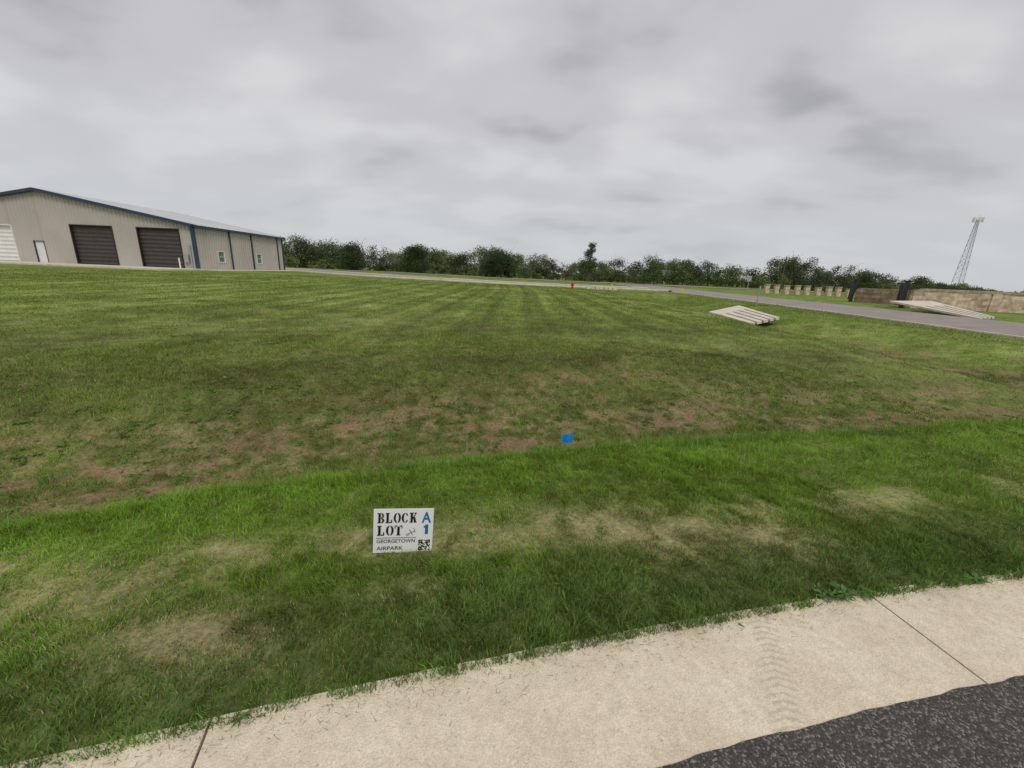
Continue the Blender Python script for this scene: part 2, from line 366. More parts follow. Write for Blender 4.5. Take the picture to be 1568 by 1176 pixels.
for k in range(240):
    x0=random.uniform(-6,8); dx_=.07*max(-4,min(9,x0)); y0=float(yk(x0))+dx_+random.choice([random.uniform(1.8,2.4),random.uniform(1.8,2.4),random.uniform(2.4,4.4)])
    if k<26: x0=random.uniform(-1.1,-.3); y0=float(yk(x0))+random.uniform(2.1,2.5)
    elif k<38: x0=random.uniform(1.3,2.0); y0=float(yk(x0))+random.uniform(2.0,2.4)
    elif k<50: x0=random.uniform(.2,1.2); y0=float(yk(x0))+random.uniform(2.0,2.4)
    elif k<80: x0=random.uniform(-1.5,3.5); y0=float(yk(x0))+random.uniform(0,.04)
    n=random.randint(14,30); px=x0+rng.normal(0,.05,n); py=y0+rng.normal(0,.05 if not 50<=k<80 else .02,n)
    g=random.uniform(.85,1.25)
    col=np.array([.15,.29,.04])*g*(.6+.8*rng.random(n))[:,None]
    hh=rng.uniform(.06,.15,n)*(1 if not 50<=k<80 else .45)
    V,F,C=blades(px,py,hh,rng.uniform(.004,.007,n),col,rng.uniform(.3,1.0,n),2)
    VV.append(V);CC.append(C);FF.append(F+off); off+=len(V)
npmesh('tall_grass_tufts',np.concatenate(VV),np.concatenate(FF),M_blade,np.concatenate(CC))

# ------------------------------------------------------------------ street: ribbon kerb + asphalt
def kn(x_):
    s=(float(yk(x_+.01))-float(yk(x_-.01)))/.02; l=math.hypot(1,s); return (-s/l,1/l)
xs=np.concatenate([np.arange(-40,-6,1.0),np.arange(-6,8,.04),np.arange(8,18.3,.6)])
def strip(name,o0,o1,z0,mt,wig=0,xsr=xs,parent=None):
    V=[];F=[]
    for i,x_ in enumerate(xsr):
        nx,ny=kn(x_); y_=float(yk(x_)); w=wig*(float(fbm(x_,1.,9,9.,4))-.5)*2
        V+=[(x_+nx*o0,y_+ny*o0,z0),(x_+nx*(o1+w),y_+ny*(o1+w),z0)]
        if i: k=2*i; F.append((k-2,k,k+1,k-1))
    return npmesh(name,V,F,mt,parent=parent)
rib=empty('concrete_ribbon_kerb')
strip('joint_bed',-.486,.05,-.012,M_joint,0,parent=rib)
strip('street_asphalt',-9,-.478,.006,M_asph,.013)
joints=[-28.8,-25.6,-22.4,-19.2,-16,-12.9,-10,-7.05,-4.1,-1.05,2.03,5.1,8.2,11.3,14.4,18.2]
for a_,b_ in zip(joints[:-1],joints[1:]):
    m_=MB(); n=max(2,int((b_-a_)/.15)); seq=np.linspace(a_+.005,b_-.005,n)
    for i,x_ in enumerate(seq):
        nx,ny=kn(x_ if abs(x_-a_)>.1 and abs(x_-b_)>.1 else (a_ if abs(x_-a_)<=.1 else b_)); y_=float(yk(x_))
        for o_,zz in ((.05,-.03),(.05,.008),(-.49,.002),(-.49,-.03)):
            wob=.008*(float(fbm(x_,o_,9,3.,2))-.5)
            m_.v.append((x_+nx*(o_+wob),y_+ny*(o_+wob),zz))
        if i:
            k=4*i
            for q in range(3): m_.f.append((k-4+q,k+q,k+q+1,k-3+q))
        if i in (0,len(seq)-1): m_.f.append((4*i,4*i+1,4*i+2,4*i+3))
    m_.make('kerb_slab',M_conc,rib)
n=1700; px=rng.uniform(-4,5,n); dn=-np.abs(rng.normal(0,.06,n)); dn=np.where(rng.random(n)<.10,-rng.random(n)*.47,dn)
py=yk(px)+dn
a=rng.random(n)*6.283; l=rng.uniform(.006,.032,n); w=.0011
P=np.stack([px,py,np.full(n,.011)+rng.random(n)*.004],1); D=np.stack([np.cos(a)*l,np.sin(a)*l,rng.random(n)*.006],1); W=np.stack([-np.sin(a)*w,np.cos(a)*w,np.zeros(n)],1)
V=np.stack([P-W,P+W,P+D],1).reshape(-1,3)
cc=np.where((rng.random(n)<.6)[:,None],np.array([.34,.28,.15]),np.array([.12,.16,.04]))
npmesh('grass_clippings',V,np.arange(3*n).reshape(-1,3),M_blade,np.repeat(cc,3,0))

# ------------------------------------------------------------------ roads
def ribbon(name,pts,width,mt,lift=.03,step=1.0,parent=None,off0=None,box=None):
    P=[Vector((p[0],p[1])) for p in pts]; S=[]
    for i in range(len(P)-1):
        p0=P[max(i-1,0)];p1=P[i];p2=P[i+1];p3=P[min(i+2,len(P)-1)]
        n=max(2,int((p2-p1).length/step))
        for k in range(n):
            t=k/n; S.append(.5*((2*p1)+(-p0+p2)*t+(2*p0-5*p1+4*p2-p3)*t*t+(-p0+3*p1-3*p2+p3)*t**3))
    S.append(P[-1]); V=[];F=[]
    a,b=(-width/2,width/2) if off0 is None else off0
    for i,p in enumerate(S):
        d=(S[min(i+1,len(S)-1)]-S[max(i-1,0)]).normalized(); nrm=Vector((-d.y,d.x))
        q0=p+nrm*a; q1=p+nrm*b
        z0=float(base(p.x,p.y))+lift
        if box:
            V+=[(*q0,z0-.1),(*q0,z0+box),(*q1,z0+box),(*q1,z0-.1)]
            if i:
                k=4*i
                for q in range(3): F.append((k-4+q,k+q,k+q+1,k-3+q))
        else:
            V+=[(*q0,z0),(*q1,z0)]
            if i: k=2*i; F.append((k-2,k,k+1,k-1))
    return npmesh(name,V,F,mt,parent=parent)
side=[(22.9,-40),(22.9,0),(22.9,40),(22.9,84)]
ribbon('side_road',side,8.4,M_road,.015,1.5)
cross=[(19.2,56.5),(8,56),(-4,55.5),(-16,56),(-27,62),(-40,74),(-60,80)]
ribbon('taxi_street',cross,7,M_road,.05,1.0)
kb=empty('street_kerb')
ribbon('kerb_near',cross,0,M_kerbfar,.05,1.0,kb,(3.5,4.5),.09)
ribbon('kerb_far',cross,0,M_kerbfar,.05,1.0,kb,(-4.2,-3.5),.09)
ribbon('highway',[(-260,97),(-60,92),(0,90),(60,88),(300,88)],9,M_road,.06,4.0)
ribbon('kerb_return',[(18.5,50),(17.5,51.3),(14,52.2),(10,52.3)],0,M_kerbfar,.05,.5,kb,(-.3,.3),.1)
ribbon('side_kerb',[(18.75,0),(18.75,30),(18.75,50)],0,M_kerbfar,.02,1.5,kb,(-.12,.12),.03)
ap=MB(); ap.box(-75,-33.8,39.5,46,.2,.56); ap.box(-34.9,-32.6,46.003,64,.2,.5); ap.make('building_apron',M_conc2,None)

# ------------------------------------------------------------------ metal building
B=empty('metal_hangar_building')
z0=.44
XL,XR,XM,YF,YB=-67.,-35.,-51.,46.,63.
EZ,RZ=5.0,7.9
def topz(x_): return RZ-abs(x_-XM)*(RZ-EZ)/16.
front_open=[(-59.2,-54.7,z0,4.25),(-52.55,-51.5,z0,2.75),(-48.2,-43.8,z0,4.55),(-41.,-36.6,z0,4.55)]
def ribwall(name,axis_,c0,a0,a1,top,opens,sgn):
    m_=MB(); pit=.40; prof=[(0,0),(.24,0),(.27,.07),(.35,.07),(.40,0)]
    cuts=[]; n=int(round((a1-a0)/pit))
    for i in range(n):
        for (p,o) in prof[:-1]: cuts.append((a0+i*pit+p,o))
    cuts.append((a1,0))
    for op in opens:
        for e_ in op[:2]: cuts.append((e_,.0))
    cuts.sort()
    for (u0,o0),(u1,o1) in zip(cuts[:-1],cuts[1:]):
        if u1-u0<1e-5: continue
        mid=(u0+u1)/2
        spans=[(z0,None)]
        for op in opens:
            if op[0]<mid<op[1]:
                spans=[(op[3],None)]
                if op[2]>z0+.01: spans.append((z0,op[2]))
        for (b0,t0) in spans:
            ta=top(u0) if t0 is None else t0; tb=top(u1) if t0 is None else t0
            if axis_=='x': m_.quad((u0,c0+sgn*o0,b0),(u1,c0+sgn*o1,b0),(u1,c0+sgn*o1,tb),(u0,c0+sgn*o0,ta))
            else: m_.quad((c0+sgn*o0,u0,b0),(c0+sgn*o1,u1,b0),(c0+sgn*o1,u1,tb),(c0+sgn*o0,u0,ta))
    return m_.make(name,M_siding,B)
ribwall('front_wall','x',YF,XL,XR,topz,front_open,-1)
ribwall('side_wall','y',XR,YF,YB,lambda u:EZ,[(49.3,50.3,1.35,2.5),(56.6,57.6,1.35,2.5)],1)
ribwall('rear_wall','x',YB,XL,XR,topz,[],1)
ribwall('far_side_wall','y',XL,YF,YB,lambda u:EZ,[],-1)
for i,(a_,b_,zz,t_) in enumerate(front_open):
    m_=MB(); big=(b_-a_)>2
    if big:
        ns=int((t_-zz)/.40); hh=(t_-zz)/ns
        for k in range(ns):
            za=zz+k*hh; m_.quad((a_,YF+.22,za),(b_,YF+.22,za),(b_,YF+.15,za+hh*.5),(a_,YF+.15,za+hh*.5)); m_.quad((a_,YF+.15,za+hh*.5),(b_,YF+.15,za+hh*.5),(b_,YF+.22,za+hh),(a_,YF+.22,za+hh))
    else: m_.box(a_,b_,YF+.05,YF+.1,zz,t_)
    m_.make('rollup_door' if big else 'entry_door',M_white if i<2 else M_door,B)
    f=MB(); w=.10 if big else .07
    f.box(a_-w,a_,YF-.08,YF+.25,zz,t_+w); f.box(b_,b_+w,YF-.08,YF+.25,zz,t_+w); f.box(a_,b_,YF-.08,YF+.25,t_,t_+w)
    f.make('door_frame',M_white if i==0 else (M_navy if i==1 else M_black),B)
for a_ in (49.3,56.6):
    m_=MB(); m_.box(XR-.1,XR-.02,a_,a_+1,1.35,2.5); m_.make('window_glass',M_glass,B)
    f=MB(); f.box(XR-.1,XR+.08,a_-.07,a_,1.28,2.57); f.box(XR-.1,XR+.08,a_+1,a_+1.07,1.28,2.57); f.box(XR-.1,XR+.08,a_,a_+1,2.5,2.57); f.box(XR-.1,XR+.08,a_,a_+1,1.28,1.35); f.box(XR-.03,XR+.04,a_,a_+1,1.9,1.95)
    f.make('window_frame',M_white,B)
rf=MB(); o_=.35
sl=(RZ-EZ)/16
for sgn in (1,-1):
    xe=XM+sgn*16.35; ze=RZ+.16-16.35*sl
    nr=28
    for k in range(nr):
        ya=YF-o_+(YB-YF+2*o_)*k/nr; yb=YF-o_+(YB-YF+2*o_)*(k+1)/nr
        rf.quad((XM,ya,RZ+.16),(xe,ya,ze),(xe,yb-.1,ze),(XM,yb-.1,RZ+.16))
        rf.quad((XM,yb-.1,RZ+.16),(xe,yb-.1,ze),(xe,yb-.05,ze+.05),(XM,yb-.05,RZ+.21))
        rf.quad((XM,yb-.05,RZ+.21),(xe,yb-.05,ze+.05),(xe,yb,ze),(XM,yb,RZ+.16))
rf.make('roof',M_roof,B)
tr=MB()
def bar(m_,p,q,hw,hh):
    (x1,z1),(x2,z2)=p,q
    for (ya,yb) in ((YF-.42,YF-.02),(YB+.02,YB+.42)):
        i=len(m_.v)
        m_.v+=[(x1,ya,z1-hh),(x2,ya,z2-hh),(x2,ya,z2+.03),(x1,ya,z1+.03),(x1,yb,z1-hh),(x2,yb,z2-hh),(x2,yb,z2+.03),(x1,yb,z1+.03)]
        m_.f+=[(i,i+1,i+2,i+3),(i+4,i+7,i+6,i+5),(i,i+4,i+5,i+1),(i+3,i+2,i+6,i+7)]
for sgn in (1,-1):
    bar(tr,(XM,RZ+.17),(XM+sgn*16.4,RZ+.17-16.4*sl),0,.26)
    xe=XM+sgn*16.4
    tr.box(min(xe,xe-sgn*.15),max(xe,xe-sgn*.15),YF-.42,YB+.42,EZ-.12,EZ+.10)
tr.box(XR-.02,XR+.09,YF-.09,YF+.13,z0,EZ-.1); tr.box(XR-.25,XR-.02,YF-.09,YF-.04,z0,EZ)
for yy in (51.5,55.7,61.6,62.9): tr.box(XR+.08,XR+.19,yy-.08,yy+.08,z0,EZ-.12)
tr.make('navy_trim',M_navy,B)
gm=MB(); gm.box(-36.15,-35.75,45.7,45.92,1.2,2.0); gm.box(-35.6,-35.45,45.8,45.92,z0,3.0); gm.make('meter_box',M_steel,B)
bl=empty('bollard',(-35.9,44.6,.55)); m_=MB(); m_.lathe([(.07,0),(.07,1.0),(.05,1.07),(0,1.09)]); m_.make('post',M_white,bl)

# ------------------------------------------------------------------ trees
class TreeB:
    def __init__(s): s.lv=[];s.lc=[];s.w=MB()
    def tree(s,x0,y0,h,wd,col,dens=1.0,kind='bush',leaf=.28,trunk_h=.25):
        z0=float(T(x0,y0))-.05; cols=np.array(col)
        nc=int((13 if kind!='tall' else 14)*max(.6,wd/5)*dens)+4
        s.w.tube((x0,y0,z0),(x0+random.uniform(-.2,.2),y0,z0+h*trunk_h+.2),.035*h*.6,.02*h,6)
        top=Vector((x0,y0,z0+h*trunk_h))
        for i in range(nc):
            a=random.random()*6.283; rr=math.sqrt(random.random())*.5*wd
            t=random.random()
            if kind=='bush':
                zz=h*(.14+.70*t); rr*=math.sqrt(max(.15,1-((t-.3)/.75)**2))
            elif kind=='tall':
                zz=h*(.25+.68*t); rr*=(1-.8*t)
            else:
                zz=h*(.62+.28*random.random())
            c=Vector((x0+math.cos(a)*rr,y0+math.sin(a)*rr,z0+zz))
            R=random.uniform(.13,.25)*min(h,wd+1)*(.75 if kind!='bush' else 1)
            s.w.tube(top,c,.012*h,.005*h,4,False)
            for q in range(3):
                e=c+Vector((random.gauss(0,1),random.gauss(0,1),random.gauss(.4,.7)))*R*.95
                s.w.tube(c,e,.005*h,.002*h,3,False)
            n=int(190*dens*(R/1.1)**1.7*(.28/leaf)**1.5)+12
            d=rng.normal(0,1,(n,3)); d/=np.linalg.norm(d,axis=1)[:,None]
            rad=R*rng.random(n)**.5*(1+.45*rng.random(n)); p=np.array(c)+d*rad[:,None]*np.array([1.15,1.15,.85])
            p[:,2]=np.maximum(p[:,2],z0+.1+.3*rng.random(n))
            u=rng.normal(0,1,(n,3)); u/=np.linalg.norm(u,axis=1)[:,None]; v=np.cross(u,rng.normal(0,1,(n,3))); v/=np.linalg.norm(v,axis=1)[:,None]
            sz=leaf*(.5+.7*rng.random(n))[:,None]
            q=np.stack([p-u*sz*.5,p+v*sz*.38,p+u*sz*.5,p-v*sz*.38],1)
            s.lv.append(q.reshape(-1,3))
            f=(random.uniform(.6,1.4)*(.7+.6*rng.random(n)))
            s.lc.append(np.repeat(cols[None]*f[:,None],4,0))
    def finish(s,name,parent=None):
        e=empty(name) if parent is None else parent
        V=np.concatenate(s.lv); npmesh('foliage',V,np.arange(len(V)).reshape(-1,4),M_leaf,np.concatenate(s.lc),e)
        s.w.make('trunks_and_limbs',M_bark,e)
        return e
pal=[(.10,.155,.045),(.13,.19,.055),(.075,.11,.04),(.155,.205,.06),(.06,.085,.035),(.11,.135,.06)]
tb=TreeB()
def U(u,t): return ((u-784)/620*t*.966,t)
def hgt(u):
    return np.interp(u,[-200,420,470,500,540,600,700,760,800,880,950,980,1050,1200,1330,1440,1500,1700],[5.6,7.0,7.8,6.8,7.0,6.4,7.4,7.8,5.8,6.0,5.4,6.8,5.8,5.8,4.8,3.4,2.6,2.2])
u=-200
while u<1720:
    t=random.uniform(104,124); x0,y0=U(u,t); h=float(hgt(u))*random.choice([random.uniform(.5,.8),random.uniform(.75,1.0),random.uniform(.95,1.15)])*t/108
    wd=random.uniform(4.0,8)
    bare=random.random()<.10
    tb.tree(x0,y0,h,wd,random.choice(pal) if not bare else (.17,.12,.09),random.uniform(.6,1.1)*(.35 if bare else 1),'bush',.34,.12)
    u+=random.uniform(6,15)
u=-200
while u<1500:
    t=random.uniform(99,106); x0,y0=U(u,t)
    tb.tree(x0,y0,random.uniform(1.4,3.6),random.uniform(3,7),random.choice(pal+[(.18,.22,.07)]),.8,'bush',.32,.05)
    u+=random.uniform(8,22)
tb.finish('distant_tree_line')
def single(name,u,t,h,wd,col,kind,dens=1,leaf=.28,th=.3):
    tb=TreeB(); x0,y0=U(u,t); tb.tree(x0,y0,h,wd,col,dens,kind,leaf,th); return tb.finish(name)
single('juniper_tree',531,97,6.3,4.6,(.05,.08,.03),'bush',1.4,.28,.15)
single('juniper_tree',630,98,6.3,5.6,(.05,.08,.03),'bush',1.4,.28,.15)
single('juniper_tree',756,97,7.0,6.6,(.05,.08,.03),'bush',1.5,.28,.15)
single('slender_tree',895,97,8.8,3.4,(.09,.14,.04),'tall',1.5,.28,.2)
single('oak_tree',980,97,6.6,7.0,(.09,.14,.04),'bush',1.1,.28,.2)
single('oak_tree',1200,82,6.6,6.5,(.07,.10,.035),'umbrella',1.0,.24,.35)
single('oak_tree',1257,80,5.4,7.0,(.055,.06,.04),'umbrella',.45,.22,.4)
single('oak_tree',1325,84,4.8,6.5,(.075,.11,.035),'bush',1.0,.26,.25)
single('oak_tree',1400,86,4.2,5.5,(.07,.105,.035),'bush',.9,.26,.25)

# ------------------------------------------------------------------ lattice tower
tw=empty('lattice_radio_tower',(163,156,0)); m_=MB(); Ht=26.5
def leg(k,z_):
    w=1.55*(1-z_/Ht)+.42; a=math.radians(90+120*k+20); return Vector((w*math.cos(a),w*math.sin(a),z_))
lv=[0,2.6,5,7.3,9.5,11.6,13.6,15.5,17.3,19,20.6,22.1,23.5,24.8,26]
for k in range(3):
    for a_,b_ in zip(lv[:-1],lv[1:]):
        m_.tube(leg(k,a_),leg(k,b_),.085,.075,5); m_.tube(leg(k,a_),leg((k+1)%3,b_),.032,.032,4,False); m_.tube(leg((k+1)%3,a_),leg(k,b_),.032,.032,4,False); m_.tube(leg(k,b_),leg((k+1)%3,b_),.03,.03,4,False)
m_.make('lattice',M_steel,tw)
an=MB()
for k in range(6):
    a=k*1.047; cx,cy=1.3*math.cos(a),1.3*math.sin(a); an.box(cx-.13,cx+.13,cy-.13,cy+.13,25.2,26.8); an.tube((0,0,25.9),(cx,cy,25.9),.05,.05,4)
an.tube((0,0,24),(0,0,27.8),.06,.04,5); an.make('antennas',M_white,tw)

# ------------------------------------------------------------------ stone walls, gate, pillars
def swall(p,q,h,mt,capm,name='stone_wall',th=.45,zb=None):
    p=Vector(p);q=Vector(q); d=q-p; l=d.length; zb=float(T(p.x,p.y)) if zb is None else zb
    e=empty(name,(p.x,p.y,zb),(0,0,math.atan2(d.y,d.x)))
    m_=MB(); m_.box(0,l,-th/2,th/2,-.3,h); m_.make('masonry',mt,e)
    c_=MB(); k=0
    while k<l-.05:
        k2=min(l,k+.9); c_.box(k-.0 if k else -.05,k2-.012 if k2<l else l+.05,-th/2-.05,th/2+.05,h,h+.09); k=k2
    c_.make('cap_stones',capm,e)
    k=0
    pl=MB()
    while k<=l: pl.box(k-.3,k+.3,-th/2-.08,th/2+.08,-.3,h-.004); k+=5.5
    pl.make('wall_piers',mt,e); return e
M_cap=mat('cap_limestone',(.52,.43,.32),(.34,.27,.19),3,.95)
swall((32.6,34.2),(50,31.5),1.4,M_stone,M_cap)
swall((34.2,41.5),(36.0,37.6),1.3,M_stone2,M_cap)
swall((36.2,37.4),(44,36.6),1.5,M_stone2,M_cap)
for nme,(gx_,gy_) in (('entry_gate',(33.6,41.8)),('entry_gate',(32.1,34.6))):
    e=empty(nme,(gx_,gy_,float(T(gx_,gy_))),(0,0,math.radians(-30))); m_=MB(); m_.box(-.14,.14,-.14,.14,-.2,2.1); m_.box(-.18,.18,-.18,.18,2.1,2.18)
    m_.box(.02,.08,.14,2.0,.2,.28) ; m_.box(.02,.08,.14,2.0,1.7,1.78)
    for k in range(16): m_.tube((.05,.2+k*.12,.2),(.05,.2+k*.12,1.85),.022,.022,5)
    m_.tube((.05,.15,.24),(.05,2.0,1.7),.03,.03,5)
    m_.make('gate_leaf',M_black,e)
for k in range(9):
    x0=37+k*1.35+random.uniform(-.15,.15); y0=62-k*.25
    e=empty('stone_pillar',(x0,y0,float(T(x0,y0)))); m_=MB(); hh=1.0+.25*random.random()
    m_.box(-.28,.28,-.28,.28,-.1,hh); m_.make('shaft',M_stone,e); c_=MB(); c_.box(-.34,.34,-.34,.34,hh,hh+.1); c_.make('cap',M_cap,e,.02)

def culvert(D,C,B_,A,nsl=5,th=.12,endf=.72,gap=1.0):
    D,C,B_,A=[Vector(v) for v in (D,C,B_,A)]
    e=empty('culvert_headwall'); m_=MB()
    def P(u,v): return (D*(1-u)+C*u)*(1-v)+(A*(1-u)+B_*u)*v
    def slab(u0,u1,v0,v1):
        i=len(m_.v); q=[P(u0,v0),P(u1,v0),P(u1,v1),P(u0,v1)]
        m_.v+=[tuple(p-Vector((0,0,th))) for p in q]+[tuple(p) for p in q]
        m_.f+=[(i,i+3,i+2,i+1),(i+4,i+5,i+6,i+7),(i,i+1,i+5,i+4),(i+1,i+2,i+6,i+5),(i+2,i+3,i+7,i+6),(i+3,i,i+4,i+7)]
    fr=1/(2*nsl-1)
    for k in range(nsl): slab(2*k*fr-.02,(2*k+1)*fr+.02,0,endf)
    slab(-.04,1.04,endf+.001,1)
    m_.make('slotted_slab',M_conc2,e)
    d=MB(); z_=Vector((0,0,th+.03)); d.quad(*[tuple(P(u,v)-z_) for u,v in ((0,0),(1,0),(1,endf),(0,endf))]); d.make('slot_shade_sheet',M_slotshade,e)  # dark sheet below the slab, standing in for shade in the slots
culvert((10.1,17.5,-.05),(13.5,21.0,-.05),(14.0,26.0,.17),(9.9,20.9,.12),nsl=5)
culvert((27.3,24.2,.12),(30.6,26.4,.12),(32.2,32.4,.78),(27.6,30.6,.72),nsl=4,endf=.66)
hw=MB()
for k in range(7):
    a_=.5*k; hw.box(8+a_,8.45+a_,47.2+.1*(k%2),47.7,.05,.45-.03*abs(k-3))
hw.make('stone_headwall',M_conc2,None,.03)

# ------------------------------------------------------------------ small items
hy=empty('fire_hydrant',(6.1,45.2,float(T(6.1,45.2)))); m_=MB()
m_.lathe([(.17,-.05),(.17,.04),(.11,.05),(.11,.5),(.15,.5),(.15,.55),(.13,.62),(.08,.70),(.03,.72),(.03,.78),(0,.78)])
m_.tube((-.2,0,.42),(.2,0,.42),.055,.055,8); m_.tube((0,0,.38),(0,-.2,.38),.07,.07,8); m_.make('hydrant_body',M_red,hy)
def yflag(x0,y0,h=.8):
    e=empty('yellow_marker_post',(x0,y0,float(T(x0,y0)))); m_=MB(); m_.lathe([(.05,-.1),(.05,h),(.03,h+.05),(0,h+.06)],n=8); m_.box(-.08,.08,-.065,-.05,h-.3,h-.02); m_.make('post',M_yel,e)
yflag(11,48,.6); yflag(17.5,44,.5); yflag(-9,50.2,.4)
def pole_sign(x0,y0,h,w,hh,mt,name):
    e=empty(name,(x0,y0,float(T(x0,y0)))); m_=MB(); m_.tube((0,0,-.2),(0,0,h),.035,.035,6); m_.make('post',M_steel,e)
    s=MB(); s.box(-w/2,w/2,-.06,-.045,h-hh,h); s.make('panel',mt,e,.004)
pole_sign(31.5,57,2.3,.6,.75,M_steel,'road_sign'); pole_sign(16.3,28,1.3,.08,.25,M_steel,'marker_sign')
up=empty('utility_pole',(46,73,.1)); m_=MB(); m_.tube((0,0,-.2),(0,0,6.0),.11,.08,8); m_.box(-.7,.7,-.06,.06,5.3,5.42); m_.tube((-.6,0,5.42),(-.6,0,5.6),.04,.04,6); m_.tube((.6,0,5.42),(.6,0,5.6),.04,.04,6); m_.make('pole',M_bark,up)

fz0=float(T(.66,4.3))
fl=empty('survey_pin_flag',(.66,4.3,fz0),(0,0,math.radians(8)))
m_=MB(); m_.tube((0,0,-.05),(0.0,0,.2),.0025,.0025,5); m_.make('wire',M_steel,fl)
V=[];F=[]; nx_=8
for i in range(nx_+1):
    s=i/nx_; V+=[(-.08+.16*s,.012*math.sin(s*7),.215-.01*math.cos(s*5)+.005*s),(-.05+.10*s,.018*math.sin(s*6+1),.10+.015*math.sin(s*3))]
    if i: k=2*i; F.append((k-2,k,k+1,k-1))
npmesh('flag',V,F,M_blue,parent=fl,smooth=True)

# ------------------------------------------------------------------ lot sign
sg=empty('lot_sign',(-.60,2.02,float(T(-.6,2.02)))); sg.rotation_euler=(math.radians(-3),math.radians(3.5),math.radians(11))
W_,H_=.335,.28; zb=.0
m_=MB(); m_.box(-W_/2,W_/2,-.002,.002,zb,zb+H_); m_.make('board',M_signw,sg,.001)
m_=MB()
for sx_ in (-.09,.09): m_.tube((sx_,.006,-.12),(sx_,.006,zb+H_*.9),.002,.002,6)
m_.tube((-.09,.006,.0),(.09,.006,.0),.002,.002,6); m_.make('wire_stake',M_steel,sg)
def txt(s,x0,z0_,w,h,mt,name,bold=0.,yy=-.0045,space=1.0):
    cu=bpy.data.curves.new(name,'FONT'); cu.body=s; cu.size=1; cu.offset=bold; cu.space_character=space; cu.materials.append(mt)
    o=bpy.data.objects.new(name,cu); scene.collection.objects.link(o); bpy.context.view_layer.update()
    me=bpy.data.meshes.new_from_object(o.evaluated_get(bpy.context.evaluated_depsgraph_get())); bpy.data.objects.remove(o)
    co=np.array([v.co[:] for v in me.vertices]); mn=co.min(0); mx=co.max(0)
    for v in me.vertices:
        v.co=((v.co.x-mn[0])/(mx[0]-mn[0])*w+x0, yy, (v.co.y-mn[1])/(mx[1]-mn[1])*h+z0_)
    if not me.materials: me.materials.append(mt)
    return link(bpy.data.objects.new(name,me),sg)
L0=-W_/2
def fx(f): return L0+W_*f
def fz(f): return zb+H_*(1-f)
def glyphs(word,xf,zf,hf,cw,gap,name):
    m_=MB(); h=H_*hf; k=h/14; y1=-.0046; y2=-.0042
    def bx(ox,x0,x1,z0_,z1): m_.box(ox+x0*cw,ox+x1*cw,y1,y2,fz(zf)-h+z0_*k,fz(zf)-h+z1*k)
    def arc(ox,cx,cz,rx,rz,tx,tz,a0,a1,n=10):
        for i in range(n):
            A0=math.radians(a0+(a1-a0)*i/n); A1=math.radians(a0+(a1-a0)*(i+1)/n)
            def pt(a,rx_,rz_): return (ox+(cx+rx_*math.cos(a))*cw, y1, fz(zf)-h+(cz+rz_*math.sin(a))*k)
            m_.quad(pt(A0,rx,rz),pt(A1,rx,rz),pt(A1,rx-tx,rz-tz),pt(A0,rx-tx,rz-tz))
    ox=fx(xf)
    for ch in word:
        if ch in 'BLK':
            bx(ox,1.2,4.4,0,14); bx(ox,0,1.19,0,1.3); bx(ox,0,1.19,12.7,14)
            if ch!='B': bx(ox,4.41,5.4,12.7,14)
        if ch=='B': arc(ox,4.9,10.5,4.0,3.5,2.5,1.3,-88,88); arc(ox,4.9,3.6,4.6,3.6,2.8,1.3,-88,88)
        if ch=='L': bx(ox,4.7,9,0,1.4); bx(ox,7.6,9,1.41,4.8)
        if ch=='O': arc(ox,4.7,7,4.7,7,2.9,1.2,97,263,16); arc(ox,5.3,7,4.7,7,2.9,1.2,-83,83,16)
        if ch=='C': arc(ox,4.7,7,4.7,7,2.9,1.2,97,263,16); arc(ox,5.0,7,4.4,7,2.2,1.3,30,84,6); arc(ox,5.0,7,4.4,7,2.2,1.3,-84,-30,6)
        if ch=='K':
            for (p,q) in (((4.8,6.3),(8.4,13.2)),((5.8,8.0),(8.0,.8))):
                wd=.8 if p[0]<5 else 1.6
                m_.quad(*[(ox+(X_)*cw,y1,fz(zf)-h+Z_*k) for X_,Z_ in ((p[0]-wd,p[1]),(p[0]+wd,p[1]),(q[0]+wd,q[1]),(q[0]-wd,q[1]))])
            bx(ox,6.6,10,12.9,14); bx(ox,6.2,10,0,1.1)
        if ch=='T': bx(ox,3.4,6.6,0,12.5); bx(ox,0,3.2,12.6,14); bx(ox,6.8,10,12.6,14); bx(ox,0,1.1,9.8,12.59); bx(ox,8.9,10,9.8,12.59); bx(ox,2.3,7.7,-.1,1.0)
        ox+=(10+gap)*cw
    m_.make(name,M_ink,sg)
cw=W_*.65/(5*10+4*1.2)
glyphs('BLOCK',.065,.085,.225,cw,1.2,'text_block')
glyphs('LOT',.065,.37,.225,cw*1.08,1.2,'text_lot')
txt('GEORGETOWN',fx(.06),fz(.765),W_*.64,H_*.08,M_inkg,'text_name',.010)
txt('AIRPARK',fx(.06),fz(.93),W_*.44,H_*.085,M_inkg,'text_airpark',.010)
txt('A',fx(.80),fz(.32),W_*.16,H_*.25,M_inkb,'text_letter',.02)
m_=MB(); m_.box(fx(.865),fx(.915),-.005,-.0044,fz(.58),fz(.36)); m_.box(fx(.84),fx(.865),-.005,-.0044,fz(.43),fz(.39)); m_.make('text_number',M_inkb,sg)
ln=MB(); ln.box(fx(.05),fx(.72),-.005,-.0044,fz(.655),fz(.645))
for p,q in (((.54,.58),(.70,.50)),((.60,.46),(.66,.60)),((.67,.43),(.70,.53)),((.55,.61),(.60,.58))):
    ln.tube((fx(p[0]),-.005,fz(p[1])),(fx(q[0]),-.005,fz(q[1])),.0013,.0013,4)
ln.make('logo_lines',M_inkg,sg)
qr=MB(); qn=13
